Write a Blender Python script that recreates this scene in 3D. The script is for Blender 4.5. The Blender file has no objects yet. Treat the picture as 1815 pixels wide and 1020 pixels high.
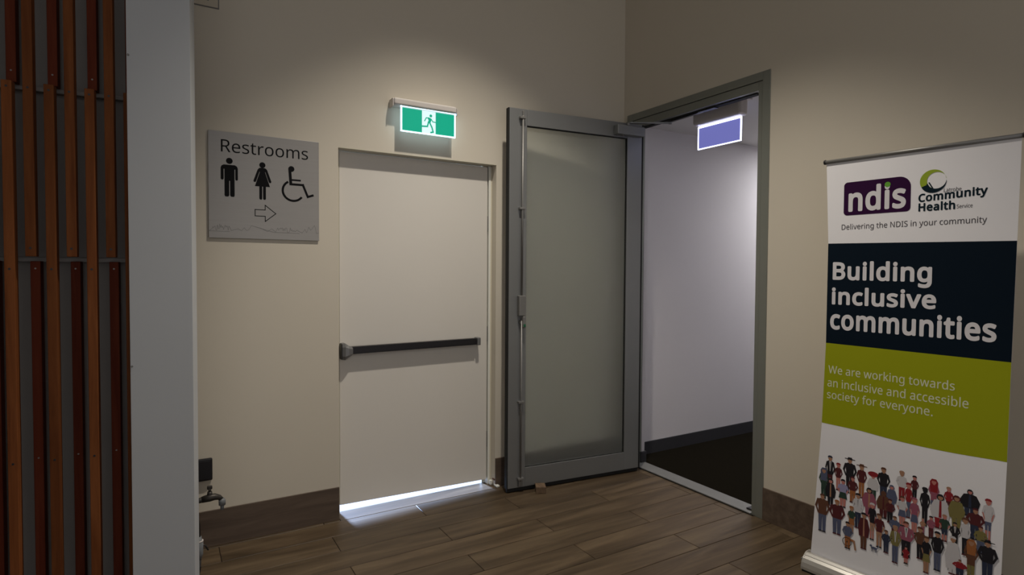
import bpy, bmesh, math, random
from mathutils import Vector, Matrix, geometry
random.seed(7)
SC = bpy.context.scene
COL = SC.collection

# ------------------------------------------------------------------ camera
yaw, pit, rol = -0.5375, -0.0284, 0.0057
Fw = Vector((-math.sin(yaw)*math.cos(pit), math.cos(yaw)*math.cos(pit), math.sin(pit)))
Rt = Vector((math.cos(yaw), math.sin(yaw), 0)); Up = Rt.cross(Fw)
R2 = Rt*math.cos(rol)+Up*math.sin(rol); U2 = Up*math.cos(rol)-Rt*math.sin(rol)
cd = bpy.data.cameras.new('camera'); cam = bpy.data.objects.new('camera', cd); COL.objects.link(cam)
cd.sensor_width = 36; cd.lens = 1030.58*36/1815; cd.clip_start = .05
M = Matrix.Identity(4)
for i in range(3):
    M[i][0], M[i][1], M[i][2] = R2[i], U2[i], -Fw[i]
M[0][3], M[1][3], M[2][3] = -2.9232, -3.2983, 1.4128
cam.matrix_world = M
SC.camera = cam

# ------------------------------------------------------------------ world, lights, exposure
W = bpy.data.worlds.new('world'); SC.world = W; W.use_nodes = True
W.node_tree.nodes['Background'].inputs[0].default_value = (.97, .95, .95, 1)
W.node_tree.nodes['Background'].inputs[1].default_value = .54
SC.view_settings.view_transform = 'Standard'; SC.view_settings.look = 'None'
SC.view_settings.gamma = 1; SC.view_settings.use_curve_mapping = False
SC.view_settings.exposure = 0.0

def lamp(name, kind, loc, energy, color, **kw):
    l = bpy.data.lights.new(name, kind); o = bpy.data.objects.new(name, l); COL.objects.link(o)
    o.location = loc; l.energy = energy; l.color = color
    for k, v in kw.items():
        if k == 'rot': o.rotation_euler = v
        else: setattr(l, k, v)
    return o
CEIL = 4.2
# recessed downlight over the two doors
lamp('downlight_lamp', 'SPOT', (-1.47, -1.25, CEIL-.04), 275, (1, .92, .80), spot_size=math.radians(87), spot_blend=.7, shadow_soft_size=.05)
# ceiling panel further along the corridor
lamp('corridor_lamp', 'AREA', (2.25, -.50, 2.495), 34, (.96, .94, .95), size=.35)
# daylight outside the white exit door
lamp('outdoor_sun', 'SUN', (-1.6, 6, 3), 48, (.42, .60, 1), rot=(math.radians(-76), 0, math.radians(8)), angle=math.radians(8))

# ------------------------------------------------------------------ materials
def mat(name, color, rough=.6, metal=0, bump=0, bscale=200, var=0, vscale=3, spec=.5, emit=None, es=1, stretch=(1, 1, 1)):
    m = bpy.data.materials.new(name); m.use_nodes = True; nt = m.node_tree; b = nt.nodes['Principled BSDF']
    b.inputs['Base Color'].default_value = (*color, 1); b.inputs['Roughness'].default_value = rough
    b.inputs['Metallic'].default_value = metal; b.inputs['Specular IOR Level'].default_value = spec
    if emit: b.inputs['Emission Color'].default_value = (*emit, 1); b.inputs['Emission Strength'].default_value = es
    if var or bump:
        tc = nt.nodes.new('ShaderNodeTexCoord'); mp = nt.nodes.new('ShaderNodeMapping'); nt.links.new(tc.outputs['Object'], mp.inputs[0])
        mp.inputs['Scale'].default_value = stretch
    if var:
        n = nt.nodes.new('ShaderNodeTexNoise'); n.inputs['Scale'].default_value = vscale; n.inputs['Detail'].default_value = 5
        nt.links.new(mp.outputs[0], n.inputs[0])
        mx = nt.nodes.new('ShaderNodeMix'); mx.data_type = 'RGBA'
        mx.inputs['A'].default_value = tuple(c*(1-var) for c in color)+(1,); mx.inputs['B'].default_value = tuple(min(1, c*(1+var)) for c in color)+(1,)
        nt.links.new(n.outputs[0], mx.inputs['Factor']); nt.links.new(mx.outputs['Result'], b.inputs['Base Color'])
    if bump:
        n2 = nt.nodes.new('ShaderNodeTexNoise'); n2.inputs['Scale'].default_value = bscale
        nt.links.new(mp.outputs[0], n2.inputs[0])
        bp = nt.nodes.new('ShaderNodeBump'); bp.inputs['Strength'].default_value = bump; bp.inputs['Distance'].default_value = .002
        nt.links.new(n2.outputs[0], bp.inputs['Height']); nt.links.new(bp.outputs[0], b.inputs['Normal'])
    return m

def wood(name, c1, c2, c3, sc=(1.6, 22, 22), rough=.45, rand=.25, spec=.5):
    """grain stretched along local x (or z through sc); each object gets its own tone and offset"""
    m = bpy.data.materials.new(name); m.use_nodes = True; nt = m.node_tree; b = nt.nodes['Principled BSDF']; L = nt.links.new
    tc = nt.nodes.new('ShaderNodeTexCoord'); mp = nt.nodes.new('ShaderNodeMapping'); mp.inputs['Scale'].default_value = sc
    oi = nt.nodes.new('ShaderNodeObjectInfo'); L(tc.outputs['Object'], mp.inputs[0])
    v = nt.nodes.new('ShaderNodeMath'); v.operation = 'MULTIPLY'; v.inputs[1].default_value = 40; L(oi.outputs['Random'], v.inputs[0])
    L(v.outputs[0], mp.inputs['Location'])
    n = nt.nodes.new('ShaderNodeTexNoise'); n.inputs['Scale'].default_value = 1; n.inputs['Detail'].default_value = 8; n.inputs['Roughness'].default_value = .62; n.inputs['Distortion'].default_value = .5
    L(mp.outputs[0], n.inputs[0])
    r = nt.nodes.new('ShaderNodeValToRGB'); e = r.color_ramp.elements
    e[0].position = .3; e[0].color = (*c1, 1); e[1].position = .72; e[1].color = (*c3, 1); m2 = e.new(.5); m2.color = (*c2, 1)
    L(n.outputs[0], r.inputs[0])
    hs = nt.nodes.new('ShaderNodeHueSaturation')
    mr = nt.nodes.new('ShaderNodeMapRange'); mr.inputs['To Min'].default_value = 1-rand; mr.inputs['To Max'].default_value = 1+rand
    L(oi.outputs['Random'], mr.inputs[0]); L(mr.outputs[0], hs.inputs['Value']); L(r.outputs[0], hs.inputs['Color'])
    L(hs.outputs[0], b.inputs['Base Color']); b.inputs['Specular IOR Level'].default_value = spec; b.inputs['Roughness'].default_value = rough
    bp = nt.nodes.new('ShaderNodeBump'); bp.inputs['Strength'].default_value = .15; bp.inputs['Distance'].default_value = .001
    L(n.outputs[0], bp.inputs['Height']); L(bp.outputs[0], b.inputs['Normal'])
    return m

WALL = mat('cream_wall_paint', (.65, .595, .50), .75, bump=.12, bscale=350, var=.025, vscale=1.5)
CORR = mat('corridor_wall_paint', (.62, .60, .62), .75, bump=.1, bscale=350)
CEILM = mat('ceiling_paint', (.72, .71, .70), .8)
DOORP = mat('white_door_paint', (.72, .685, .63), .5, var=.02, vscale=2)
FRAMEP = mat('door_frame_paint', (.66, .62, .50), .45)
STOPP = mat('door_stop_paint', (.80, .80, .74), .4)
PLANK = wood('timber_look_tile', (.048, .032, .0175), (.091, .062, .036), (.150, .107, .063), sc=(1.5, 13, 13), rough=.42, rand=.17, spec=.33)
SKIRT = wood('timber_look_skirting', (.075, .052, .038), (.11, .077, .056), (.15, .107, .078), sc=(2.2, 22, 22), rough=.5, rand=.05)
GROUT = mat('grout', (.04, .03, .023), 1, spec=0)
ALU = mat('satin_aluminium', (.24, .245, .245), .45, metal=.55, var=.04, vscale=4)
ALUF = mat('painted_aluminium_frame', (.235, .245, .22), .42, metal=.35)
ALUT = mat('threshold_aluminium', (.21, .21, .205), .5, metal=.3, var=.12, vscale=12)
STEEL = mat('brushed_steel', (.24, .235, .225), .5, metal=.6)
BLACKM = mat('black_metal', (.010, .009, .012), .4)
GREYM = mat('grey_cast_metal', (.22, .22, .22), .4, metal=.5)
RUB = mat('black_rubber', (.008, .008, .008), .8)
COLM = mat('column_paint', (.51, .53, .555), .6, var=.02, vscale=3)
BACKB = mat('grey_backing_board', (.29, .275, .265), .8, spec=.1, var=.1, vscale=4)
CARPET = mat('dark_carpet', (.0105, .009, .0065), 1, spec=0, bump=.6, bscale=300, var=.35, vscale=90)
VINYL = mat('charcoal_vinyl_skirting', (.030, .030, .035), .5)
CONC = mat('outdoor_concrete', (.30, .30, .31), .9, var=.15, vscale=9)
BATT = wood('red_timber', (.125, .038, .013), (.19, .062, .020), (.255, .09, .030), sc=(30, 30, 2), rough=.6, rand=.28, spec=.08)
BATD = wood('shaded_red_timber', (.085, .018, .010), (.115, .026, .013), (.145, .037, .018), sc=(30, 30, 2), rough=.6, rand=.2, spec=.05)  # darker copy of red_timber: shade on the set-back battens put into the colour
WOODB = wood('raw_wood_block', (.09, .055, .03), (.14, .088, .05), (.20, .13, .075), sc=(60, 10, 10), rough=.7, rand=.05)
PLASTIC = mat('white_plastic', (.62, .58, .55), .4)
INKK = mat('black_sign_ink', (.005, .005, .006), .6, spec=.12)
LINE = mat('grey_etched_line', (.16, .155, .15), .5)
SIGNP = mat('brushed_aluminium_sign', (.34, .325, .31), .42, metal=.3, var=.05, vscale=3, stretch=(1, 1, 30))
BANW = mat('banner_white', (.88, .87, .90), .6, spec=.2)
BANN = mat('banner_navy', (.005, .011, .020), .6, spec=.06)
BANG = mat('banner_lime', (.33, .36, .010), .6, spec=.1)
TXTW = mat('banner_text_white', (.74, .72, .75), .5)
TXTG = mat('banner_text_pale_lime', (.70, .72, .52), .5)
TXTK = mat('banner_text_navy', (.005, .016, .026), .6, spec=.1)
TXTD = mat('banner_text_grey', (.055, .05, .06), .5)
PURP = mat('badge_purple', (.030, .004, .038), .6, spec=.1)
GRND = mat('green_dot', (.12, .36, .03), .5)
LIME = mat('logo_lime', (.30, .40, .02), .5)
LEADC = mat('silver_base', (.62, .60, .56), .28, metal=.6)
BRASS = mat('dull_brass', (.05, .045, .04), .45, metal=.6)
HOSE = mat('black_hose', (.012, .010, .010), .5)
GREYP = mat('grey_plastic', (.16, .17, .18), .5)
GLOWW = mat('sign_edge_light', (.8, .85, 1), .4, emit=(.62, .86, 1), es=2.2)
GLOWV = mat('sign_edge_light_violet', (.8, .8, 1), .4, emit=(.72, .76, 1), es=3.8)
GLOWG = mat('sign_green_backlit', (0, .25, .17), .4, emit=(0, .34, .20), es=.68)
GLOWP = mat('sign_white_backlit', (.6, .75, .75), .4, emit=(.45, .62, .68), es=.85)
GLOWB = mat('sign_back_violet', (.15, .15, .4), .3, emit=(.17, .18, .52), es=.8, var=0)
GREENK = mat('green_indicator', (.01, .12, .05), .4)
HATCH = mat('hatch_paint', (.58, .52, .42), .7)

def glass_mat():
    m = bpy.data.materials.new('frosted_glass'); m.use_nodes = True; b = m.node_tree.nodes['Principled BSDF']
    b.inputs['Base Color'].default_value = (.87, .91, .89, 1); b.inputs['Roughness'].default_value = .38
    b.inputs['Transmission Weight'].default_value = .93; b.inputs['IOR'].default_value = 1.25
    return m
GLASS = glass_mat()

def ink_mat():
    m = bpy.data.materials.new('printed_ink'); m.use_nodes = True; nt = m.node_tree
    a = nt.nodes.new('ShaderNodeVertexColor'); a.layer_name = 'ink'
    nt.links.new(a.outputs[0], nt.nodes['Principled BSDF'].inputs['Base Color'])
    nt.nodes['Principled BSDF'].inputs['Roughness'].default_value = .55
    return m
INK = ink_mat()

# ------------------------------------------------------------------ helpers
def empty(name, label, cat, loc=(0, 0, 0), group=None):
    o = bpy.data.objects.new(name, None); COL.objects.link(o); o.location = loc; o.empty_display_size = .1
    o['label'] = label; o['category'] = cat
    if group: o['group'] = group
    return o

def link(name, me, m=None, parent=None, kind=None, label=None, cat=None, loc=None):
    o = bpy.data.objects.new(name, me); COL.objects.link(o)
    if m is not None and not me.materials: me.materials.append(m)
    if loc is not None: o.location = loc
    if parent is not None:
        o.parent = parent
        if loc is None: o.location = -PLOC(parent)
    if kind: o['kind'] = kind
    if label: o['label'] = label
    if cat: o['category'] = cat
    return o

def PLOC(p):
    v = Vector(p.location)
    while p.parent: p = p.parent; v = v+Vector(p.location)
    return v

class MB:
    """collects shapes (world coordinates) into one mesh"""
    def __init__(s): s.bm = bmesh.new()
    def box(s, x0, x1, y0, y1, z0, z1, bev=0, fr=None, seg=2):
        t = bmesh.new()
        vs = [t.verts.new((x, y, z)) for x in (x0, x1) for y in (y0, y1) for z in (z0, z1)]
        for f in ((0, 1, 3, 2), (4, 6, 7, 5), (0, 4, 5, 1), (2, 3, 7, 6), (0, 2, 6, 4), (1, 5, 7, 3)): t.faces.new([vs[i] for i in f])
        if bev: bmesh.ops.bevel(t, geom=t.edges[:], offset=bev, segments=seg, affect='EDGES', profile=.5)
        return s._add(t, fr)
    def _add(s, t, fr=None):
        if fr is not None: t.transform(fr)
        bmesh.ops.recalc_face_normals(t, faces=t.faces[:])
        me = bpy.data.meshes.new('t'); t.to_mesh(me); t.free(); s.bm.from_mesh(me); bpy.data.meshes.remove(me)
        return s
    def tube(s, pts, r, n=14, fr=None, caps=True):
        """swept tube through points; r a number or a list"""
        t = bmesh.new(); pts = [Vector(p) for p in pts]; rings = []
        rs = r if isinstance(r, (list, tuple)) else [r]*len(pts)
        d0 = (pts[1]-pts[0]).normalized(); a = Vector((0, 0, 1)) if abs(d0.z) < .9 else Vector((1, 0, 0)); u = d0.cross(a).normalized()
        for i, p in enumerate(pts):
            d = (pts[min(i+1, len(pts)-1)]-pts[max(i-1, 0)])
            if d.length < 1e-9: d = d0
            d.normalize(); u = (u-d*u.dot(d)).normalized(); v = d.cross(u)
            rings.append([t.verts.new(p+(u*math.cos(2*math.pi*k/n)+v*math.sin(2*math.pi*k/n))*rs[i]) for k in range(n)])
        for a_, b_ in zip(rings, rings[1:]):
            for k in range(n): t.faces.new((a_[k], a_[(k+1) % n], b_[(k+1) % n], b_[k]))
        if caps: t.faces.new(rings[0][::-1]); t.faces.new(rings[-1])
        for f in t.faces: f.smooth = len(f.verts) == 4
        return s._add(t, fr)
    def prism(s, poly, d0, d1, fr, bev=0):
        """poly in (u, w) extruded along the third axis of frame fr; local = (u, w, d)"""
        t = bmesh.new()
        a = [t.verts.new((p[0], p[1], d0)) for p in poly]; b = [t.verts.new((p[0], p[1], d1)) for p in poly]
        t.faces.new(a[::-1]); t.faces.new(b)
        for i in range(len(poly)): j = (i+1) % len(poly); t.faces.new((a[i], a[j], b[j], b[i]))
        if bev: bmesh.ops.bevel(t, geom=t.edges[:], offset=bev, segments=2, affect='EDGES')
        return s._add(t, fr)
    def build(s, name, m, parent=None, **kw):
        me = bpy.data.meshes.new(name); s.bm.to_mesh(me); s.bm.free()
        return link(name, me, m, parent, **kw)

def frame(o, u, n):
    """local (u, z, n) -> world: x along the surface, y up, z outwards"""
    u = Vector(u).normalized(); n = Vector(n).normalized()
    m = Matrix.Identity(4)
    for i in range(3): m[i][0] = u[i]; m[i][1] = (0, 0, 1)[i]; m[i][2] = n[i]; m[i][3] = o[i]
    return m

def lbox(mb, fr, u0, u1, z0, z1, n0, n1, bev=0):
    return mb.box(u0, u1, z0, z1, n0, n1, bev, fr)

class Flat:
    """thin printed shapes in a surface frame; th = thickness"""
    def __init__(s, fr, n=.0006, th=.0004): s.fr = fr; s.n = n; s.th = th; s.v = []; s.f = []; s.c = []
    def poly(s, pts, col=None, lift=0):
        k = len(s.v)
        s.v += [s.fr @ Vector((p[0], p[1], s.n+lift)) for p in pts]
        a = sum(pts[i][0]*pts[(i+1) % len(pts)][1]-pts[(i+1) % len(pts)][0]*pts[i][1] for i in range(len(pts)))
        idx = list(range(k, k+len(pts)))
        s.f.append(idx if a > 0 else idx[::-1]); s.c.append(col); return s
    def disc(s, x, y, r, col=None, lift=0, n=20, ry=None):
        ry = ry or r
        return s.poly([(x+r*math.cos(2*math.pi*i/n), y+ry*math.sin(2*math.pi*i/n)) for i in range(n)], col, lift)
    def cap(s, a, b, w, col=None, lift=0, w2=None):
        """thick line with round ends"""
        w2 = w2 or w; dx, dy = b[0]-a[0], b[1]-a[1]; t = math.atan2(dy, dx); P = []
        for i in range(7): an = t+math.pi/2+math.pi*i/6; P.append((a[0]+w/2*math.cos(an), a[1]+w/2*math.sin(an)))
        for i in range(7): an = t-math.pi/2+math.pi*i/6; P.append((b[0]+w2/2*math.cos(an), b[1]+w2/2*math.sin(an)))
        return s.poly(P, col, lift)
    def line(s, pts, w, col=None, lift=0, close=False):
        pts = list(pts)+([pts[0]] if close else [])
        for i, (a, b) in enumerate(zip(pts, pts[1:])):
            dx, dy = b[0]-a[0], b[1]-a[1]; l = math.hypot(dx, dy) or 1e-9; nx, ny = -dy/l*w/2, dx/l*w/2; ex, ey = dx/l*w/2, dy/l*w/2
            s.poly([(a[0]-ex+nx, a[1]-ey+ny), (a[0]-ex-nx, a[1]-ey-ny), (b[0]+ex-nx, b[1]+ey-ny), (b[0]+ex+nx, b[1]+ey+ny)], col, lift+i*2e-6)
        return s
    def arc(s, x, y, r, w, a0, a1, col=None, lift=0, n=28):
        A = [math.radians(a0+(a1-a0)*i/n) for i in range(n+1)]
        return s.poly([(x+(r+w/2)*math.cos(a), y+(r+w/2)*math.sin(a)) for a in A]+[(x+(r-w/2)*math.cos(a), y+(r-w/2)*math.sin(a)) for a in A[::-1]], col, lift)
    def build(s, name, m, parent=None, **kw):
        me = bpy.data.meshes.new(name); me.from_pydata(s.v, [], s.f); me.validate()
        if s.c and s.c[0] is not None:
            at = me.color_attributes.new('ink', 'FLOAT_COLOR', 'CORNER')
            for p, c in zip(me.polygons, s.c):
                for li in p.loop_indices: at.data[li].color = (*c, 1)
        return link(name, me, m, parent, **kw)

def rrect(x0, x1, y0, y1, r, n=6):
    """rounded rectangle; r a number or [bl, br, tr, tl]"""
    r = r if isinstance(r, (list, tuple)) else [r]*4; P = []
    for (cx, cy, a0, q) in ((x0+r[0], y0+r[0], 180, r[0]), (x1-r[1], y0+r[1], 270, r[1]), (x1-r[2], y1-r[2], 0, r[2]), (x0+r[3], y1-r[3], 90, r[3])):
        P += [(cx+q*math.cos(math.radians(a0+90*i/n)), cy+q*math.sin(math.radians(a0+90*i/n))) for i in range(n+1)]
    return P

GLYPH = {
'.': (180, [[89,-9,79,-8,69,-5,60,1,54,10,50,22,48,36,50,51,54,63,60,71,69,77,79,80,89,81,100,80,110,77,119,71,126,63,130,51,132,36,130,22,126,10,119,1,110,-5,100,-8]]),
'B': (437, [[65,0,65,480,202,480,257,477,303,468,338,453,364,431,379,400,384,361,382,334,374,311,361,290,343,274,320,262,293,255,293,251,312,247,331,241,348,234,363,224,376,212,386,197,394,180,399,160,400,136,395,96,380,63,356,36,322,16,282,4,234,0],[126,275,214,275,251,278,279,284,299,295,312,310,319,330,322,354,319,378,309,397,294,411,272,420,242,426,205,428,126,428],[126,51,222,51,261,54,290,62,311,76,325,94,333,116,336,141,333,165,324,185,310,202,288,215,257,222,218,225,126,225]]),
'C': (424, [[261,-7,215,-3,174,7,139,24,109,46,85,75,65,109,52,149,44,192,41,240,44,287,53,330,67,368,88,403,114,431,146,455,183,472,225,483,271,486,320,483,364,474,404,458,379,407,364,413,348,420,330,425,311,430,292,432,271,433,223,427,182,410,149,381,124,343,110,296,105,240,109,184,123,137,146,98,178,69,219,52,270,46,291,47,311,49,330,52,348,56,367,60,385,65,385,13,367,7,348,2,329,-2,309,-5,286,-6]]),
'D': (490, [[65,0,65,480,213,480,259,477,301,468,338,453,371,432,398,406,420,374,436,336,446,293,449,244,442,170,420,109,383,61,333,27,272,7,199,0],[126,52,191,52,299,73,364,136,385,242,380,301,364,348,338,383,302,408,258,423,204,428,126,428]]),
'H': (498, [[65,0,65,480,126,480,126,277,371,277,371,480,432,480,432,0,371,0,371,224,126,224,126,0]]),
'I': (228, [[27,0,27,35,83,48,83,431,27,445,27,480,200,480,200,445,144,431,144,48,200,35,200,0]]),
'L': (352, [[65,0,65,480,126,480,126,54,335,54,335,0]]),
'N': (510, [[65,0,65,480,135,480,391,83,394,83,393,91,393,102,392,115,391,130,391,145,390,162,389,178,389,194,389,209,389,480,445,480,445,0,375,0,118,398,116,398,117,381,118,362,119,340,120,316,121,292,121,268,121,0]]),
'R': (418, [[65,0,65,480,197,480,252,476,296,464,329,446,353,419,367,385,372,343,370,319,366,298,358,279,348,264,336,250,322,239,307,229,292,221,276,215,408,0,337,0,221,198,126,198,126,0],[126,249,197,249,233,252,261,259,283,272,298,290,307,313,310,340,306,369,297,391,281,407,259,418,230,425,194,427,126,427]]),
'S': (369, [[166,-7,140,-6,115,-4,91,-1,70,4,51,9,34,16,34,74,52,67,72,60,94,54,119,50,143,47,169,46,201,48,228,55,249,66,265,82,274,101,277,123,276,138,272,151,267,163,258,173,247,183,232,192,214,202,191,212,164,222,126,238,96,256,72,276,54,300,44,329,40,364,42,388,49,410,60,429,74,446,92,460,114,471,138,480,165,485,193,486,219,485,243,483,266,479,287,473,307,467,326,459,307,408,290,414,272,420,253,426,233,430,213,432,192,433,165,431,142,425,124,414,112,400,104,383,101,363,103,348,106,335,111,323,120,313,131,303,144,294,161,285,182,276,206,267,233,256,257,245,278,233,296,221,310,207,322,191,330,173,335,152,337,128,332,89,317,56,291,29,256,9,215,-3]]),
'W': (625, [[135,0,8,480,71,480,146,187,151,166,155,146,160,127,163,108,166,90,169,73,171,91,175,110,179,130,183,150,188,170,194,190,279,480,341,480,429,188,435,167,440,147,445,127,449,107,453,89,455,73,458,90,461,108,465,127,469,146,474,167,479,187,553,480,616,480,488,0,427,0,334,314,330,327,327,340,323,353,320,366,317,377,314,388,312,397,311,404,310,409,309,401,306,389,303,372,298,352,293,333,287,312,196,0]]),
'a': (377, [[144,-7,114,-4,86,5,63,19,45,40,34,67,31,100,36,133,50,161,73,183,106,200,150,210,203,215,265,217,265,238,262,265,256,286,245,301,230,311,212,316,190,318,172,317,154,315,136,310,120,304,104,298,89,291,71,335,87,343,106,350,126,357,148,362,170,365,193,366,233,363,266,353,291,337,308,314,319,283,322,245,322,0,279,0,268,51,265,51,249,33,233,19,216,7,196,0,173,-5],[158,41,187,44,212,52,234,66,251,86,261,112,264,144,264,176,211,174,171,170,140,163,118,152,103,138,95,121,92,99,94,81,100,66,110,55,124,47,140,43]]),
'b': (413, [[228,-7,201,-5,178,0,158,9,142,20,128,32,116,46,111,46,99,0,57,0,57,510,116,510,116,386,116,371,116,357,115,344,114,331,114,321,113,312,116,312,128,327,142,339,158,351,178,359,201,364,228,366,269,361,305,345,335,319,358,283,372,237,376,180,372,123,358,77,335,40,305,14,269,-1],[219,42,248,46,273,58,291,78,304,105,312,139,315,181,304,256,272,302,218,317,183,313,157,302,138,284,126,258,119,224,116,182,116,179,119,138,126,105,138,78,157,58,184,46]]),
'c': (322, [[201,-7,171,-5,143,2,117,13,93,28,74,48,58,73,46,103,39,138,37,178,39,220,47,256,59,286,76,311,96,332,119,347,146,358,174,365,206,367,224,366,241,364,259,361,275,357,288,352,300,347,282,298,271,302,258,306,244,310,230,313,217,314,204,315,145,300,110,254,98,179,101,139,110,105,124,79,144,60,170,48,201,44,220,45,237,47,253,50,267,55,281,60,294,65,294,13,282,7,268,2,254,-2,239,-4,221,-6]]),
'd': (413, [[185,-7,143,-2,107,14,77,40,55,76,41,123,37,179,41,236,55,283,78,319,108,346,144,361,185,367,211,365,234,360,254,351,270,340,285,328,297,314,301,314,300,320,300,329,299,339,298,350,297,359,297,367,297,510,356,510,356,0,308,0,300,48,297,48,285,34,271,21,254,9,234,0,211,-5],[194,42,228,46,255,56,274,74,287,98,295,129,298,168,298,179,295,220,288,254,275,282,256,302,229,314,193,318,164,313,140,301,122,280,109,252,101,218,98,178,101,138,109,105,122,78,141,58,165,46]]),
'e': (379, [[210,-7,177,-4,147,3,120,14,96,30,75,51,59,76,47,106,39,140,37,177,39,215,46,249,57,279,72,305,90,326,112,344,138,357,166,364,196,367,226,364,252,358,276,347,296,331,313,312,327,290,337,264,343,235,345,204,345,169,98,169,102,131,113,100,129,76,152,58,180,47,213,44,235,44,255,46,274,50,292,55,310,61,328,69,328,17,310,9,292,4,274,-1,255,-4,234,-6],[99,216,283,216,280,244,273,269,262,290,245,306,223,315,195,318,169,315,147,306,129,291,114,271,105,245]]),
'f': (231, [[73,0,73,314,10,314,10,342,73,362,73,383,77,425,87,458,104,483,127,500,156,510,190,514,204,513,217,512,229,510,241,507,251,505,260,502,244,455,237,458,229,460,220,462,210,464,201,465,191,465,173,463,158,457,147,446,139,430,134,409,132,383,132,360,223,360,223,314,132,314,132,0]]),
'g': (413, [[195,-161,145,-159,102,-151,65,-138,65,-84,103,-100,148,-109,198,-112,227,-109,251,-100,271,-85,286,-65,295,-40,298,-11,298,3,298,10,298,17,298,27,299,36,299,43,300,48,297,48,268,17,231,-1,185,-7,142,-1,106,15,76,42,54,79,41,125,37,179,41,233,54,278,76,316,106,344,142,361,185,367,208,365,229,361,249,353,267,343,283,329,298,312,301,312,309,360,356,360,356,-6,352,-53,338,-92,317,-122,286,-144,245,-157],[194,42,227,45,253,55,273,71,287,94,295,126,298,165,298,179,295,224,287,259,273,285,252,303,226,313,193,317,165,313,142,301,123,281,109,254,101,220,98,179,101,138,109,104,123,77,141,57,165,46]]),
'h': (415, [[57,0,57,510,116,510,116,361,116,343,115,326,113,310,117,310,130,327,146,341,164,352,185,360,206,364,229,366,269,363,302,352,328,335,346,310,357,276,361,234,361,0,302,0,302,230,293,278,266,307,222,317,186,313,158,302,139,283,126,257,119,225,116,186,116,0]]),
'i': (173, [[87,420,78,421,70,424,62,429,57,436,54,446,52,457,54,469,57,479,62,486,70,491,78,494,87,495,96,494,104,491,111,486,117,479,120,469,122,457,120,446,117,436,111,429,104,424,96,421],[57,0,57,360,116,360,116,0]]),
'k': (359, [[57,0,57,510,116,510,116,244,115,236,115,226,115,216,114,204,114,194,113,185,116,185,119,189,123,195,128,201,133,208,138,214,144,221,149,228,154,234,158,238,273,360,343,360,197,206,353,0,281,0,156,168,116,132,116,0]]),
'l': (173, [[57,0,57,510,116,510,116,0]]),
'm': (628, [[57,0,57,360,105,360,113,311,117,311,129,328,144,342,162,353,182,361,202,365,223,367,273,360,310,340,333,306,336,306,350,325,366,340,386,352,407,360,429,365,452,367,489,363,520,353,543,335,560,310,570,277,574,234,574,0,515,0,515,232,507,279,483,308,442,317,410,314,385,304,367,287,355,264,347,234,345,199,345,0,286,0,286,232,278,279,253,308,212,317,180,313,155,302,137,283,125,258,118,226,116,187,116,0]]),
'n': (415, [[57,0,57,360,105,360,113,311,117,311,130,328,146,342,165,353,186,361,208,365,230,367,270,363,302,353,328,335,346,310,357,277,361,234,361,0,302,0,302,230,293,278,266,307,222,317,186,313,158,302,139,283,126,258,119,226,116,187,116,0]]),
'o': (406, [[202,-7,172,-4,143,3,117,15,94,32,75,53,58,79,46,109,39,143,37,181,42,236,57,282,82,318,116,345,156,361,204,367,236,364,264,357,290,345,314,328,333,307,349,282,361,252,368,218,370,181,365,126,350,79,325,42,291,15,250,-1],[203,42,237,46,263,59,283,80,298,107,306,141,309,181,306,220,298,253,283,281,263,301,236,313,203,317,169,313,143,301,123,281,109,253,101,220,98,181,101,141,109,107,123,80,143,59,170,46]]),
'r': (277, [[57,0,57,360,105,360,112,294,115,294,128,313,143,330,160,345,179,357,201,364,225,367,232,367,239,366,247,366,254,365,261,364,267,363,260,308,254,310,248,311,241,312,234,312,227,313,221,313,203,311,186,306,169,298,154,286,141,272,131,256,123,236,118,215,116,192,116,0]]),
's': (322, [[148,-7,124,-6,102,-4,83,-1,66,4,50,9,35,16,35,70,50,63,68,56,87,50,107,45,128,42,149,41,176,43,198,47,214,55,225,66,232,79,234,94,234,103,231,111,227,118,221,125,212,133,200,140,186,147,168,155,146,164,124,173,104,182,86,191,71,200,58,211,48,223,40,237,36,253,34,271,38,299,51,323,72,342,99,356,132,364,169,367,191,366,211,364,231,360,249,355,267,350,284,343,264,296,248,301,233,307,216,312,200,315,183,318,165,318,143,317,124,313,110,307,99,298,93,287,91,275,92,265,95,257,99,249,107,243,116,236,129,229,144,222,162,215,183,206,205,198,225,189,242,180,257,170,269,159,279,147,286,133,290,118,291,99,287,67,274,41,253,20,224,5,189,-4]]),
't': (242, [[167,-7,149,-6,132,-2,115,3,100,11,87,22,77,37,68,55,63,78,62,105,62,314,11,314,11,343,62,366,86,443,121,443,121,360,225,360,225,314,121,314,121,106,123,86,128,70,137,57,148,49,162,43,177,42,186,42,196,43,205,44,214,46,221,47,228,49,228,4,221,1,212,-1,201,-4,189,-5,178,-6]]),
'u': (415, [[184,-7,144,-3,111,7,86,25,68,49,57,83,53,124,53,360,113,360,113,128,122,81,148,52,193,42,229,46,256,57,276,76,289,102,296,134,299,173,299,360,358,360,358,0,310,0,301,48,298,48,285,31,269,17,250,6,229,-1,207,-5]]),
'v': (341, [[136,0,0,360,63,360,140,148,143,138,147,127,151,115,155,103,159,91,162,80,165,70,167,61,169,52,171,52,173,61,176,70,179,81,182,92,186,104,190,116,194,127,198,138,201,148,278,360,341,360,204,0]]),
'w': (528, [[106,1,7,361,69,361,118,169,123,149,128,130,132,110,136,92,139,75,142,61,144,61,146,69,148,79,151,89,153,101,156,112,159,125,162,136,165,148,169,158,232,361,297,361,359,158,364,142,368,126,373,108,377,91,381,76,383,62,385,62,387,74,390,90,395,108,399,128,404,148,410,169,460,361,520,361,420,1,351,1,289,203,284,222,279,240,274,258,270,274,267,288,265,299,262,299,260,288,257,274,253,258,249,240,244,221,238,203,173,1]]),
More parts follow.
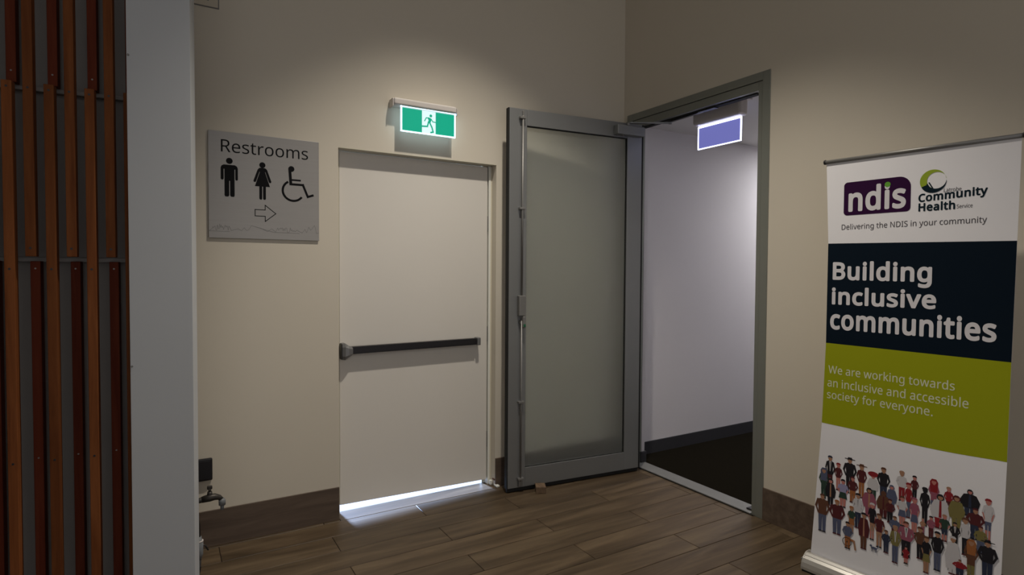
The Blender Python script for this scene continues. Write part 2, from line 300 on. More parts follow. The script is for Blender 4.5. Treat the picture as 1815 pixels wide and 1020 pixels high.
'y': (343, [[56,-161,46,-161,37,-160,28,-160,21,-158,14,-157,7,-156,7,-109,13,-110,19,-111,25,-111,32,-112,40,-113,47,-113,66,-111,83,-105,97,-95,108,-82,118,-67,127,-49,146,-1,1,360,64,360,142,155,148,137,154,120,160,104,165,88,169,72,172,57,175,57,178,69,182,84,187,101,193,119,199,137,206,156,279,360,343,360,187,-50,174,-81,157,-108,139,-131,116,-148,89,-158]]),
' ': (175, [])}

_GC = {}
def glyph_mesh(ch, bold):
    """flat filled letter in em units; bold adds a round-cornered stroke merged into one clean surface"""
    if (ch, bold) in _GC: return _GC[ch, bold]
    loops = [[(l[2*i]/1000, l[2*i+1]/1000) for i in range(len(l)//2)] for l in GLYPH[ch][1]]
    c = bpy.data.curves.new('t', 'CURVE'); c.dimensions = '2D'; c.fill_mode = 'FRONT'
    for L_ in loops:
        s = c.splines.new('POLY'); s.points.add(len(L_)-1); s.use_cyclic_u = True
        for p, q in zip(s.points, L_): p.co = (q[0], q[1], 0, 1)
    o = bpy.data.objects.new('t', c); COL.objects.link(o)
    dg = bpy.context.evaluated_depsgraph_get(); dg.update(); t = bpy.data.meshes.new_from_object(o.evaluated_get(dg))
    bpy.data.objects.remove(o); bpy.data.curves.remove(c)
    V = [(v.co.x, v.co.y) for v in t.vertices]; Fc = [tuple(p.vertices) for p in t.polygons]; bpy.data.meshes.remove(t)
    if bold > 0:
        for L_ in loops:
            for (ax, ay), (bx, by) in zip(L_, L_[1:]+L_[:1]):
                l = math.hypot(bx-ax, by-ay)
                if l < 1e-6: continue
                ox, oy = -(by-ay)/l*bold, (bx-ax)/l*bold; k = len(V)
                V += [(ax+ox, ay+oy), (ax-ox, ay-oy), (bx-ox, by-oy), (bx+ox, by+oy)]; Fc.append((k, k+1, k+2, k+3))
                k = len(V); V += [(bx+bold*math.cos(a_*math.pi/4), by+bold*math.sin(a_*math.pi/4)) for a_ in range(8)]; Fc.append(tuple(range(k, k+8)))
        r = geometry.delaunay_2d_cdt([Vector(v) for v in V], [], Fc, 0, 1e-5, True)
        V = [(v.x, v.y) for v in r[0]]; S = [(a_, b_) for L_ in loops for a_, b_ in zip(L_, L_[1:]+L_[:1])]
        def covered(x, y):
            ins = False
            for (ax, ay), (bx, by) in S:
                dx, dy = bx-ax, by-ay; q = dx*dx+dy*dy
                if q > 1e-12:
                    t_ = max(0, min(1, ((x-ax)*dx+(y-ay)*dy)/q))
                    if (ax+t_*dx-x)**2+(ay+t_*dy-y)**2 < (.96*bold)**2: return True
                if (ay > y) != (by > y) and x < ax+dx*(y-ay)/dy: ins = not ins
            return ins
        Fc = [tuple(f) for f in r[2] if covered(sum(V[i][0] for i in f)/len(f), sum(V[i][1] for i in f)/len(f))]
    _GC[ch, bold] = (V, Fc)
    return V, Fc
def text(string, fr, u0, u1, base, top, m, name, parent, bold=0.0, n=.0008, ref='H', slope=0, label=None):
    """lettering built from the outlines above, fitted to run from u0 to u1 on the baseline; top = height of the reference glyph"""
    x = 0; V = []; Fc = []
    for ch in string:
        if GLYPH[ch][1]:
            v, f = glyph_mesh(ch, bold); k = len(V)
            V += [(p[0]+x, p[1]) for p in v]; Fc += [tuple(i+k for i in q) for q in f]
        x += GLYPH[ch][0]/1000+bold*1.1
    h = max(q for l_ in GLYPH[ref][1] for q in l_[1::2])/1000+bold
    a = min(v[0] for v in V); b = max(v[0] for v in V); sx = (u1-u0)/(b-a); sy = (top-base)/h
    P_ = [fr @ Vector((u0+(v[0]-a)*sx, base+v[1]*sy+slope*(v[0]-a)*sx, n)) for v in V]
    nn = Vector((fr[0][2], fr[1][2], fr[2][2])); G = []
    for q in Fc:
        nr = (P_[q[1]]-P_[q[0]]).cross(P_[q[2]]-P_[q[0]])
        G.append(q if nr.dot(nn) > 0 else q[::-1])
    me = bpy.data.meshes.new(name); me.from_pydata(P_, [], G); me.update()
    return link(name, me, m, parent, label=label)

# ================================================================== SETTING
def struct(name, mb, m, parent=None, **kw): return mb.build(name, m, parent, kind='structure', **kw)

XL = -5.2; YF = -5.4; TH = .16
# floor base with separate timber-look planks
floor = struct('floor', MB().box(XL, 0, YF, .10, -.05, -.0022), GROUT)
plank_cache = {}
def plank(x0, x1, y0, y1):
    g = .0018; w, d = round(x1-x0, 3), round(y1-y0, 3)
    if (w, d) not in plank_cache:
        t = MB(); t.box(g, w-g, g, d-g, -.008, 0, .0012, seg=1)
        me = bpy.data.meshes.new('plank'); t.bm.to_mesh(me); t.bm.free(); me.materials.append(PLANK); plank_cache[(w, d)] = me
    link('plank', plank_cache[(w, d)], None, floor, loc=(x0, y0, 0))
P = .1772; Lp = 1.058
for k in range(30):
    y1 = -.03-k*P; y0 = y1-P
    if k == 0: pass
    ph = -2.18 if k % 2 else -1.645
    js = sorted([ph+Lp*i for i in range(-4, 4)]); js = [XL]+[j for j in js if XL+.05 < j < -.03]+[0]
    for a, b in zip(js, js[1:]): plank(a, b, y0, y1)
plank(-2.088, -1.082, -.03, .10)
for a, b in ((XL, -3.3), (-3.3, -2.18), (-2.18, -2.088), (-1.082, 0)): plank(a, b, -.03, -.002)

# back wall with the recessed white door opening
D0, D1, DH = -2.09, -1.08, 2.10
w = MB(); w.box(XL, D0, 0, TH, -.05, CEIL); w.box(D1, .02, 0, TH, -.05, CEIL); w.box(D0, D1, 0, TH, DH, CEIL)
struct('wall_back', w, WALL)
# right wall with the corridor opening
F0, F1, FH = -1.213, -.04, 2.553
w = MB(); w.box(0, .10, YF, F0, -.05, CEIL); w.box(0, .10, F1, .0, -.05, CEIL); w.box(0, .10, F0, F1, FH, CEIL)
struct('wall_right', w, WALL)
struct('ceiling', MB().box(XL, .1, YF, TH, CEIL, CEIL+.1), CEILM)
struct('wall_left', MB().box(XL-.1, XL, YF, TH, -.05, CEIL), WALL)

# skirtings: timber-look tile pieces
def skirt(name, x0, x1, y0, y1, z1=.185, m=SKIRT): return struct(name, MB().box(x0, x1, y0, y1, 0, z1, .0015), m)
skirt('baseboard_back', XL, D0-.0005, -.010, 0)
skirt('baseboard_back', D1+.0005, -.001, -.010, 0)
skirt('baseboard_right', -.010, 0, YF, F0-.0005)

# corridor beyond the right wall
struct('floor_corridor', MB().box(.10, 4.2, -1.75, 0, -.05, .004), CARPET)
struct('wall_corridor_back', MB().box(.02, 4.3, 0, TH, -.05, 2.61), CORR)
struct('wall_corridor_nib', MB().box(.072, .102, -.145, 0, 0, 2.51), CORR)
struct('wall_corridor_front', MB().box(.10, 4.3, -1.9, -1.75, -.05, 2.61), CORR)
struct('wall_corridor_end', MB().box(4.2, 4.3, -1.75, 0, -.05, 2.61), CORR)
struct('ceiling_corridor', MB().box(.10, 4.3, -1.75, 0, 2.51, 2.61), CEILM)
skirt('baseboard_corridor', .112, 4.2, -.010, 0, .100, VINYL)
skirt('baseboard_nib', .060, .112, -.156, 0, .090, VINYL)

# outside, behind the white door
struct('ground_outside', MB().box(-4.2, .6, .10, 3.2, -.06, -.004), CONC)

# ------------------------------------------------------------------ door_1: recessed white exit door
FR_B = frame((0, 0, 0), (1, 0, 0), (0, -1, 0))           # back wall surface: local (x, z, towards the room)
tr = MB(); tr.box(D0, D0+.018, .058, .12, 0, DH); tr.box(D1-.010, D1, .058, .12, 0, DH); tr.box(D0, D1, .058, .12, DH-.006, DH)
tr.box(D0, D1, .0, .058, DH-.004, DH, 0)
struct('trim_1', tr, FRAMEP)
struct('trim_9', MB().box(-1.126, D1-.010, .0985, .125, 0, DH), FRAMEP)  # frame strip added behind the door gap to block outdoor light
struct('trim_2', MB().box(D1-.024, D1-.010, .056, .12, .0, DH-.006, .001), STOPP)
door1 = empty('door_1', 'x', 'x', (-1.11, .06, 0)); del door1['label'], door1['category']; door1['kind'] = 'structure'
t = bmesh.new()
dx0, dx1, dy0, dy1 = D0+.020, -1.112, .060, .098
vv = [t.verts.new(p) for p in ((dx0, dy0, .053), (dx1, dy0, .033), (dx1, dy0, 2.088), (dx0, dy0, 2.088), (dx0, dy1, .053), (dx1, dy1, .033), (dx1, dy1, 2.088), (dx0, dy1, 2.088))]
for f in ((0, 1, 2, 3), (5, 4, 7, 6), (4, 0, 3, 7), (1, 5, 6, 2), (3, 2, 6, 7), (4, 5, 1, 0)): t.faces.new([vv[i] for i in f])
bmesh.ops.bevel(t, geom=t.edges[:], offset=.0015, segments=1, affect='EDGES')
m_ = MB(); m_._add(t); m_.build('door_leaf', DOORP, door1)
for z in (1.72, 1.0, .3):
    MB().box(-1.1125, -1.106, .0605, .07, z-.05, z+.05, .001).build('hinge', STEEL, door1, label='narrow brassy hinge in the door gap' if z > 1.5 else None)
MB().tube([(-1.16, .0, 2.094), (-1.16, .0, 2.094-.0001)], .001).build('gap_filler', RUB, door1) if False else None
# push bar
pb = empty('panic_bar', 'x', 'x', (-2.05, .06, .94)); del pb['label'], pb['category']; pb.parent = door1; pb.location = Vector((-2.05, .06, .94))-Vector(door1.location)
F1b = frame((0, .06, 0), (1, 0, 0), (0, -1, 0))
hb = MB()
t = bmesh.new()   # tapering lock housing
prof = [(-2.066, .046, .050), (-2.050, .048, .060), (-2.030, .034, .062), (-2.006, .023, .050)]
rings = []
for (x, h, d) in prof:
    zc = .948
    rings.append([t.verts.new((x, .0600, zc-h)), t.verts.new((x, .06-d*.75, zc-h)), t.verts.new((x, .06-d, zc-h*.55)), t.verts.new((x, .06-d, zc+h*.55)), t.verts.new((x, .06-d*.75, zc+h)), t.verts.new((x, .0600, zc+h))])
for a, b in zip(rings, rings[1:]):
    for i in range(6): t.faces.new((a[i], a[(i+1) % 6], b[(i+1) % 6], b[i]))
t.faces.new(rings[0][::-1]); t.faces.new(rings[-1])
hb._add(t); hb.build('lock_housing', GREYM, pb, label='grey lock housing at the left end of the bar')
MB().box(-2.0715, -2.0662, .010, .0598, .905, .992, .001).build('housing_side_plate', BLACKM, pb)
bar = MB(); bar.prism([(-2.014, .931), (-1.206, .938), (-1.206, .978), (-2.014, .972)], -.0595, -.014, FR_B, .006); bar.build('push_rail', BLACKM, pb)
MB().box(-1.2055, -1.182, .010, .0599, .934, .983, .004).build('end_bracket', GREYM, pb, label='small grey bracket at the right end of the bar')
# bits at the foot of the frame
MB().box(-1.085, -1.062, -.035, .004, .0005, .014, .004).box(-1.098, -1.080, .03, .05, .0005, .03, .003).build('floor_bolt_plate', STOPP, door1, label='small white plate on the floor at the door frame foot')
MB().tube([(-1.086, .02, .045), (-1.083, .0, .043)], .005).build('screw', mat('rusty_screw', (.12, .05, .03), .7), door1)

# ------------------------------------------------------------------ door_2: aluminium frame with the open frosted leaf
fr2 = MB()
fr2.box(-.006, .07, F0, -1.165, 0, FH, .002); fr2.box(.000, .07, -1.163, -1.135, 0, FH-.05, .002)
fr2.box(-.006, .07, F1-.052, F1, 0, FH, .002); fr2.box(.000, .07, -.145, F1-.054, 0, FH-.05, .002)
fr2.box(-.006, .07, -1.165, F1-.052, FH-.048, FH, .002); fr2.box(.000, .07, -1.135, -.145, 2.453, FH-.050, .002)
struct('trim_3', fr2, ALUF)
struct('trim_4', MB().box(-.012, .102, -1.135, -.145, .0005, .011, .003), ALUT)
MBk = MB(); MBk.box(-.014, -.0125, -1.16, -.21, .0, .006); struct('trim_5', MBk, RUB)
struct('trim_6', MB().box(.07, .10, F0, -1.135, 0, FH, 0).box(.07, .10, F0, F1, 2.50, FH, 0), CORR)
struct('trim_7', MB().box(.03, .068, -1.10, -.16, 2.447, 2.4525, 0), RUB)
MB_ = MB().box(.02, .075, -1.128, -1.085, .0115, .020, .003)
struct('trim_8', MB_, BLACKM)     # floor bolt keeper on the threshold

d2 = empty('door_2', 'x', 'x', (-.067, -.261, .03)); del d2['label'], d2['category']; d2['kind'] = 'structure'
FL = frame((-1.075, -.159, 0), (.9949, -.1007, 0), (-.1007, -.9949, 0))
LW, LT, LB = 1.013, 2.432, .030
def lp(name, m, *boxes, bev=.002, label=None, parent=d2):
    b = MB()
    for bx in boxes: lbox(b, FL, *bx, bev)
    return b.build(name, m, parent, label=label)
lp('stile', ALU, (0, .121, LB, LT, -.045, 0)); lp('stile', ALU, (.891, LW, LB, LT, -.045, 0))
lp('top_rail', ALU, (.1215, .8905, 2.330, LT, -.045, 0)); lp('bottom_rail', ALU, (.1215, .8905, LB, .152, -.045, 0))
lp('glass_pane', GLASS, (.1218, .8902, .1525, 2.3295, -.028, -.020), bev=0)
gk = MB()
for bx in ((.1213, .1235, .1525, 2.3295), (.887, .8907, .1525, 2.3295), (.1235, .887, 2.3255, 2.3298), (.1235, .887, .1522, .1545)): lbox(gk, FL, bx[0], bx[1], bx[2], bx[3], -.019, -.006, 0)
gk.build('glazing_gasket', RUB, d2)
lp('edge_gasket', RUB, (LW+.0003, LW+.011, LB, LT, -.04, .001), bev=0)
lp('edge_gasket', RUB, (-.006, -.0003, LB, LT, -.04, -.006), bev=0)
lp('under_leaf_shade', RUB, (.0, LW, .006, LB-.0003, -.036, -.010), bev=0)  # black strip added under the leaf, standing for the shade in the gap
# flush-bolt rod with guides, box and turn knob
b = MB(); b.tube([(.082, .075, .017), (.082, 1.10, .017)], .0055, 10, FL); b.build('bolt_rod', STEEL, d2)
b = MB(); b.tube([(.082, 1.24, .017), (.085, 2.385, .017)], .0065, 10, FL); b.build('bolt_rod', STEEL, d2)
for z in (2.372, 1.806, .581, .090):
    b = MB(); lbox(b, FL, .062, .102, z-.007, z+.007, 0, .026, .002)
    if z > 2: lbox(b, FL, .086, .098, z, z+.045, 0, .012, .002)
    if z < .2: lbox(b, FL, .070, .092, z-.05, z, 0, .014, .002)
    b.build('rod_guide', STEEL, d2)
lp('bolt_box', STEEL, (.058, .104, 1.13, 1.258, 0, .034), bev=.004, label='silver lock box on the bolt rod')
kn = MB(); kn.tube([(.086, 1.09, 0), (.086, 1.09, .020)], .016, 16, FL); lbox(kn, FL, .082, .101, 1.055, 1.128, .018, .040, .006); kn_o = kn.build('turn_handle', STEEL, d2)
b = MB(); lbox(b, FL, .0835, .1025, 1.058, 1.082, .0175, .0408, .005); g_o = b.build('grip_tip', GREENK, kn_o, label='dark green tip of the turn handle')
# closer
c_ = lp('closer_body', ALU, (.775, .998, 2.340, 2.404, .0005, .052), bev=.005, label='grey closer body below the door top')
b = MB(); b.tube([(.872, 2.404, .03), (.872, 2.428, .03)], .012, 14, FL); b.tube([(.83, 2.333, .03), (.83, 2.340, .03)], .008, 12, FL); b.build('spindle', STEEL, c_)
def flat_bar(mb, a, b, w, h):
    a, b = Vector(a), Vector(b); d = (b-a); l = d.length; d.normalize(); s = d.cross(Vector((0, 0, 1))).normalized(); n = s.cross(d)
    m = Matrix.Identity(4)
    for i in range(3): m[i][0] = d[i]; m[i][1] = s[i]; m[i][2] = n[i]; m[i][3] = a[i]
    mb.box(0, l, -w/2, w/2, -h/2, h/2, .001, m)
ab = MB(); flat_bar(ab, (-.205, -.262, 2.428), (.055, -.405, 2.432), .026, .007); ab.tube([(.055, -.405, 2.425), (.055, -.405, 2.445)], .012); ab.build('closer_arm', ALU, c_)
ab = MB(); flat_bar(ab, (.055, -.405, 2.440), (.05, -.70, 2.4425), .022, .006); ab.box(.03, .065, -.80, -.66, 2.4405, 2.4465, .001); ab.build('closer_arm', BLACKM, c_)

# ------------------------------------------------------------------ column and batten screen at the left
Uc = Vector((.9934, -.1150, 0)).normalized(); Nc = Vector((-.1150, -.9934, 0)).normalized()
FC = frame((-3.04, -.56, 0), Uc, Nc)
b = MB(); lbox(b, FC, -.002, .2145, 0, CEIL, -.18, .026, .001); struct('column', b, COLM)
for z in (2.24, 1.03): 
    b = MB(); b.tube([(.004, z, .024), (.004, z, .031)], .004, 10, FC); b.build('screw_in_column', STEEL).__setitem__('kind', 'structure')
scr = empty('batten_screen', 'tall screen of staggered red-brown timber battens left of the grey column', 'screen', (-3.3, -.5, 0))
b = MB(); lbox(b, FC, -1.15, -.0035, 0, CEIL, -.145, -.125); b.build('backing_board', BACKB, scr)
for z in (2.10, 1.446):
    b = MB(); lbox(b, FC, -1.15, -.0035, z-.008, z+.008, -.1245, -.092, .002); b.build('rail', BACKB, scr)
P0 = .0626; BW = .0312
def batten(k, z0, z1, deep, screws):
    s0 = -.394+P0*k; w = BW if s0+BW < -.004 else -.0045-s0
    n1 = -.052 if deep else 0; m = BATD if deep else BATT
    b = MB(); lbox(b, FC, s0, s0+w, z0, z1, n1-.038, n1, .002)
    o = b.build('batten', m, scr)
    if w > .02:
        for z in screws:
            b = MB(); b.tube([(s0+w*.5, z, n1-.003), (s0+w*.5, z, n1+.0006)], .0042 if not deep else .0032, 10, FC); b.build('screw', BLACKM if not deep else STEEL, o)
for k in range(-9, 7):
    if k % 2 == 0:
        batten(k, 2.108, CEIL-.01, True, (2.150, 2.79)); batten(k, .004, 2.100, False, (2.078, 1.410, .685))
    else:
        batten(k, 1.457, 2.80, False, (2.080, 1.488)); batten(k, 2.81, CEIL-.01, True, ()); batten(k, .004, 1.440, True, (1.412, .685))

# ------------------------------------------------------------------ small things on the back wall
t_ = empty('wall_outlet', 'black wall box above the tap, half hidden by the grey column', 'wall box', (-2.79, 0, .40))
b = MB(); lbox(b, FR_B, -2.87, -2.728, .345, .457, .0005, .022, .006); b.build('cover', BLACKM, t_)
b = MB(); lbox(b, FR_B, -2.86, -2.738, .355, .447, .0221, .0255, .0015); b.build('lid', BLACKM, t_)
t_ = empty('wall_hatch', 'painted access hatch high on the cream wall beside the column', 'hatch', (-2.8, 0, 2.9))
b = MB(); lbox(b, FR_B, -2.99, -2.684, 2.722, 3.02, .0005, .006, .002); b.build('hatch_panel', HATCH, t_)
gk = MB()
for bx in ((-2.684, -2.679, 2.722, 3.02), (-3.0, -2.679, 2.717, 2.7219)): lbox(gk, FR_B, bx[0], bx[1], bx[2], bx[3], .0005, .0035)
gk.build('hatch_frame', LINE, t_)
b = Flat(FR_B, .0066); b.arc(-2.72, 2.79, .04, .006, 190, 262, None); b.build('scuff_mark', LINE, t_)

tp = empty('garden_tap', 'dull metal tap on a pipe behind the grey column', 'tap', (-2.83, -.3, .35))
b = MB(); b.tube([(-2.875, -.3, .0), (-2.875, -.3, .39)], .012); b.tube([(-2.875, -.3, .346), (-2.80, -.3, .350), (-2.765, -.3, .356)], [.011, .012, .014]); b.build('pipe', BRASS, tp)
b = MB(); b.tube([(-2.790, -.3, .352), (-2.757, -.3, .356), (-2.735, -.3, .356), (-2.718, -.3, .350), (-2.708, -.3, .338)], [.014, .018, .015, .012, .010]); b.tube([(-2.757, -.3, .360), (-2.757, -.3, .385)], [.013, .010]); b.build('tap_body', BRASS, tp)
b = MB(); b.tube([(-2.757, -.3, .385), (-2.757, -.3, .396)], [.006, .006]); b.box(-2.768, -2.746, -.306, -.294, .394, .412, .004); b.build('tap_handle', BRASS, tp)
b = MB(); b.tube([(-2.708, -.3, .343), (-2.706, -.3, .333), (-2.706, -.3, .312)], [.010, .0155, .0145]); b.tube([(-2.706, -.3, .3115), (-2.706, -.3, .290)], [.0085, .0075]); b.build('hose_nozzle', GREYP, tp, label='grey plastic hose fitting on the spout')
hs = empty('hose', 'black hose with grey connector hanging down beside the grey column', 'hose', (-2.82, -.32, .2))
b = MB(); b.tube([(-2.850, -.32, .335), (-2.828, -.32, .325), (-2.812, -.32, .295), (-2.804, -.32, .25), (-2.803, -.32, .19)], .0065); b.build('hose_tube', HOSE, hs)
b = MB(); b.tube([(-2.803, -.32, .192), (-2.803, -.32, .17), (-2.803, -.32, .168), (-2.803, -.32, .11), (-2.803, -.32, .09)], [.010, .0135, .0175, .0165, .011]); b.build('connector', GREYP, hs)
b = MB(); b.tube([(-2.803, -.32, .168), (-2.803, -.32, .174)], .0178); b.build('collar', PLASTIC, hs, label='pale ring on the connector')
b = MB(); b.tube([(-2.803, -.32, .089), (-2.805, -.322, .04), (-2.812, -.33, .010), (-2.84, -.35, .008), (-2.9, -.37, .008)], .0085); b.build('hose_tube', HOSE, hs)
b = MB(); b.tube([(-2.797, -.32, .155), (-2.778, -.32, .145), (-2.766, -.32, .12)], [.004, .004, .003], 8); b.build('clip', BRASS, hs)

# ------------------------------------------------------------------ restroom sign
rs = empty('restroom_sign', 'square brushed silver wall sign with black restroom pictograms and arrow', 'sign', (-2.465, 0, 1.84))
b = MB(); lbox(b, FR_B, -2.735, -2.197, 1.572, 2.110, .006, .010, .001); b.build('plate', SIGNP, rs)
b = MB(); lbox(b, FR_B, -2.70, -2.23, 1.61, 2.07, .0005, .0058); b.build('backing', LINE, rs)
n0 = .0104
text('Restrooms', FR_B, -2.677, -2.254, 2.008, 2.070, INKK, 'lettering', rs, n=n0, ref='R', bold=0)
f = Flat(FR_B, n0); f.disc(-2.639, 1.964, .0155)
f.poly(rrect(-2.679, -2.600, 1.905, 1.944, [0.001, .001, .018, .018])); f.cap((-2.6735, 1.93), (-2.6735, 1.872), .0125); f.cap((-2.6065, 1.93), (-2.6065, 1.872), .0125)
f.v = f.v[:20]; f.f = f.f[:1]; f.c = f.c[:1]
body = [(-2.679, 1.872), (-2.679, 1.928), (-2.675, 1.938), (-2.665, 1.944), (-2.614, 1.944), (-2.604, 1.938), (-2.600, 1.928), (-2.600, 1.872), (-2.603, 1.867), (-2.609, 1.867), (-2.612, 1.872), (-2.612, 1.922), (-2.6155, 1.922),
        (-2.6155, 1.790), (-2.618, 1.783), (-2.632, 1.783), (-2.6365, 1.790), (-2.6365, 1.863), (-2.6405, 1.863), (-2.6405, 1.790), (-2.645, 1.783), (-2.659, 1.783), (-2.662, 1.790), (-2.662, 1.922), (-2.6655, 1.922), (-2.6655, 1.872), (-2.669, 1.867), (-2.675, 1.867)]
f.poly(body); f.build('man_pictogram', INKK, rs)
f = Flat(FR_B, n0); f.disc(-2.4835, 1.9575, .015)
f.poly([(-2.527, 1.874), (-2.507, 1.932), (-2.501, 1.940), (-2.494, 1.943), (-2.473, 1.943), (-2.466, 1.940), (-2.460, 1.932), (-2.440, 1.874), (-2.442, 1.868), (-2.449, 1.867), (-2.453, 1.872), (-2.469, 1.922), (-2.471, 1.922), (-2.447, 1.846),
        (-2.467, 1.846), (-2.467, 1.783), (-2.470, 1.778), (-2.478, 1.778), (-2.481, 1.783), (-2.481, 1.846), (-2.485, 1.846), (-2.485, 1.783), (-2.488, 1.778), (-2.496, 1.778), (-2.499, 1.783), (-2.499, 1.846), (-2.520, 1.846), (-2.496, 1.922), (-2.498, 1.922), (-2.514, 1.872), (-2.518, 1.867), (-2.525, 1.868)])
f.build('woman_pictogram', INKK, rs)
f = Flat(FR_B, n0); f.disc(-2.340, 1.951, .0155)
f.line([(-2.348, 1.945), (-2.343, 1.872)], .0145, lift=1e-5); f.line([(-2.342, 1.870), (-2.281, 1.870), (-2.256, 1.808), (-2.231, 1.817)], .0115, lift=3e-5); f.line([(-2.342, 1.893), (-2.296, 1.893)], .009, lift=5e-5)
f.arc(-2.331, 1.835, .053, .0112, 118, 325, lift=6e-5); f.build('wheelchair_pictogram', INKK, rs)
f = Flat(FR_B, n0); f.line([(-2.520, 1.725), (-2.471, 1.725), (-2.471, 1.750), (-2.419, 1.708), (-2.471, 1.665), (-2.471, 1.692), (-2.520, 1.692)], .0038, close=True); f.build('arrow_outline', INKK, rs)
f = Flat(FR_B, n0); rnd = random.Random(3); pts = [(-2.733, 1.606)]; x = -2.72
while x < -2.63: pts.append((x, 1.610+rnd.random()*.032)); x += .0035
pts += [(-2.63, 1.612), (-2.60, 1.622), (-2.585, 1.612), (-2.572, 1.628), (-2.56, 1.614), (-2.55, 1.620), (-2.538, 1.640), (-2.49, 1.628), (-2.46, 1.612), (-2.44, 1.628), (-2.42, 1.612)]; x = -2.41
while x < -2.31: pts.append((x, 1.608+rnd.random()*.030)); x += .0045
pts += [(-2.30, 1.618), (-2.285, 1.612), (-2.272, 1.632), (-2.262, 1.614), (-2.252, 1.645), (-2.242, 1.628), (-2.232, 1.640), (-2.222, 1.655), (-2.216, 1.640), (-2.212, 1.612), (-2.200, 1.614)]
f.line(pts, .0014); f.line([(-2.733, 1.606), (-2.64, 1.606)], .0012, lift=3e-4); f.line([(-2.52, 1.636), (-2.43, 1.610), (-2.30, 1.609)], .0012, lift=3.1e-4); f.build('skyline_drawing', LINE, rs)

# ------------------------------------------------------------------ exit signs
def exit_sign(name, label, o, u, n, lit, back):
    """local u 0..0.346 across the panel, z from 0 (panel bottom) up"""
    FE = frame(o, u, n)
    root = empty(name, label, 'sign', o)
    W_, H_ = .346, .146
    b = MB(); lbox(b, FE, .008, W_-.008, .006, H_, -.003, .003); b.build('panel', GLOWB if back else GLOWP, root)
    e = MB()
    for bx in ((0, W_, 0, .006), (0, .006, .006, H_), (W_-.006, W_, .006, H_), (0, W_, H_-.003, H_+.008)): lbox(e, FE, bx[0], bx[1], bx[2], bx[3], -.004, .004)
    e.build('lit_edge', lit, root, label='brightly lit rim of the panel')
    return root, FE
s1, FE1 = exit_sign('exit_sign', 'lit green running-man exit sign above the white door', (-1.7485, -.062, 2.2175), (1, 0, 0), (0, -1, 0), GLOWW, False)
f = Flat(FE1, .0034); f.poly([(.008, .008), (.1295, .008), (.1295, .137), (.008, .137)]); f.build('green_field', GLOWG, s1)
f = Flat(FE1, .0034); f.poly([(.2165, .008), (.338, .008), (.338, .137), (.2165, .137)]); f.build('green_field', GLOWG, s1)
f = Flat(FE1, .0038); q = lambda x, z: (x+1.7485, z-2.2175)
f.disc(*q(-1.563, 2.3295), .0085)
f.poly([q(-1.584, 2.314), q(-1.574, 2.319), q(-1.557, 2.312), q(-1.561, 2.300), q(-1.566, 2.286), q(-1.584, 2.287), q(-1.577, 2.302)], lift=1e-5)
f.line([q(-1.576, 2.316), q(-1.592, 2.3145), q(-1.602, 2.296)], .0055, lift=2e-5); f.line([q(-1.560, 2.309), q(-1.550, 2.296), q(-1.534, 2.295)], .0055, lift=4e-5)
f.line([q(-1.578, 2.289), q(-1.585, 2.265), q(-1.622, 2.262)], .0085, lift=6e-5); f.line([q(-1.571, 2.290), q(-1.556, 2.262), q(-1.548, 2.236), q(-1.562, 2.232)], .0085, lift=8e-5)
f.build('running_man', GLOWG, s1)
b = MB(); b.box(-1.792, -1.396, -.076, -.0006, 2.363, 2.405, .012, seg=4); b.build('housing', PLASTIC, s1)
b = MB(); b.box(-1.798, -1.7925, -.070, -.004, 2.352, 2.400, .005); b.build('end_cap', PLASTIC, s1)
b = MB(); b.box(-1.3955, -1.390, -.070, -.004, 2.355, 2.398, .005); b.build('end_cap', PLASTIC, s1)

s2, FE2 = exit_sign('exit_sign', 'glowing violet-white exit sign seen from behind, on the corridor ceiling', (.200, -.522, 2.243), (0, -1, 0), (-1, 0, 0), GLOWV, True)
b = MB(); b.box(.155, .245, -.885, -.505, 2.402, 2.5095, .02, seg=4); b.build('housing', PLASTIC, s2)
b = MB(); b.box(.14, .26, -.90, -.49, 2.500, 2.5097, .003); b.build('ceiling_plate', PLASTIC, s2)

# ------------------------------------------------------------------ wooden block under the open door
dw = empty('door_wedge', 'small raw wooden block holding the open frosted glass door', 'doorstop', (-.87, -.225, 0))
b = MB(); mt = Matrix.Translation((-.875, -.232, 0)) @ Matrix.Rotation(math.radians(-28), 4, 'Z'); b.box(-.032, .032, -.034, .045, .0005, .042, .002, mt); b.build('wood_block', WOODB, dw)

# ------------------------------------------------------------------ pull-up banner
ub = Vector((.092, -.996, 0)).normalized(); nb = Vector((-.996, -.092, 0)).normalized(); ob = Vector((-.29, -1.68, 0))
FB = frame(ob, ub, nb)
bn = empty('pull_up_banner', 'white, navy and lime pull-up banner reading Building inclusive communities', 'banner', tuple(ob+ub*.36))
def sL(z): return interp(z, [(0, -.002), (.08, 0), (.715, .039), (1.087, .050), (1.548, .051), (1.917, .036)])
def sR(z): return interp(z, [(0, .700), (.287, .712), (.707, .719), (1.085, .723), (1.535, .729), (1.914, .734)])
def interp(z, T):
    for (a, x), (b_, y) in zip(T, T[1:]):
        if z <= b_: return x+(y-x)*max(0, (z-a))/(b_-a)
    return T[-1][1]
zs = [.060+.0465*i for i in range(41)]; zs[-1] = 1.916
t = bmesh.new(); rows = []
for d in (0, -.0012): rows.append([[t.verts.new((sL(z)+(sR(z)-sL(z))*k/6, z, d)) for k in range(7)] for z in zs])
for j, R_ in enumerate(rows):
    for a, c in zip(R_, R_[1:]):
        for k in range(6): t.faces.new((a[k], a[k+1], c[k+1], c[k]) if j == 0 else (a[k], c[k], c[k+1], a[k+1]))
for a, c in zip(range(len(zs)-1), range(1, len(zs))):
    t.faces.new((rows[0][a][0], rows[0][c][0], rows[1][c][0], rows[1][a][0])); t.faces.new((rows[0][a][6], rows[1][a][6], rows[1][c][6], rows[0][c][6]))
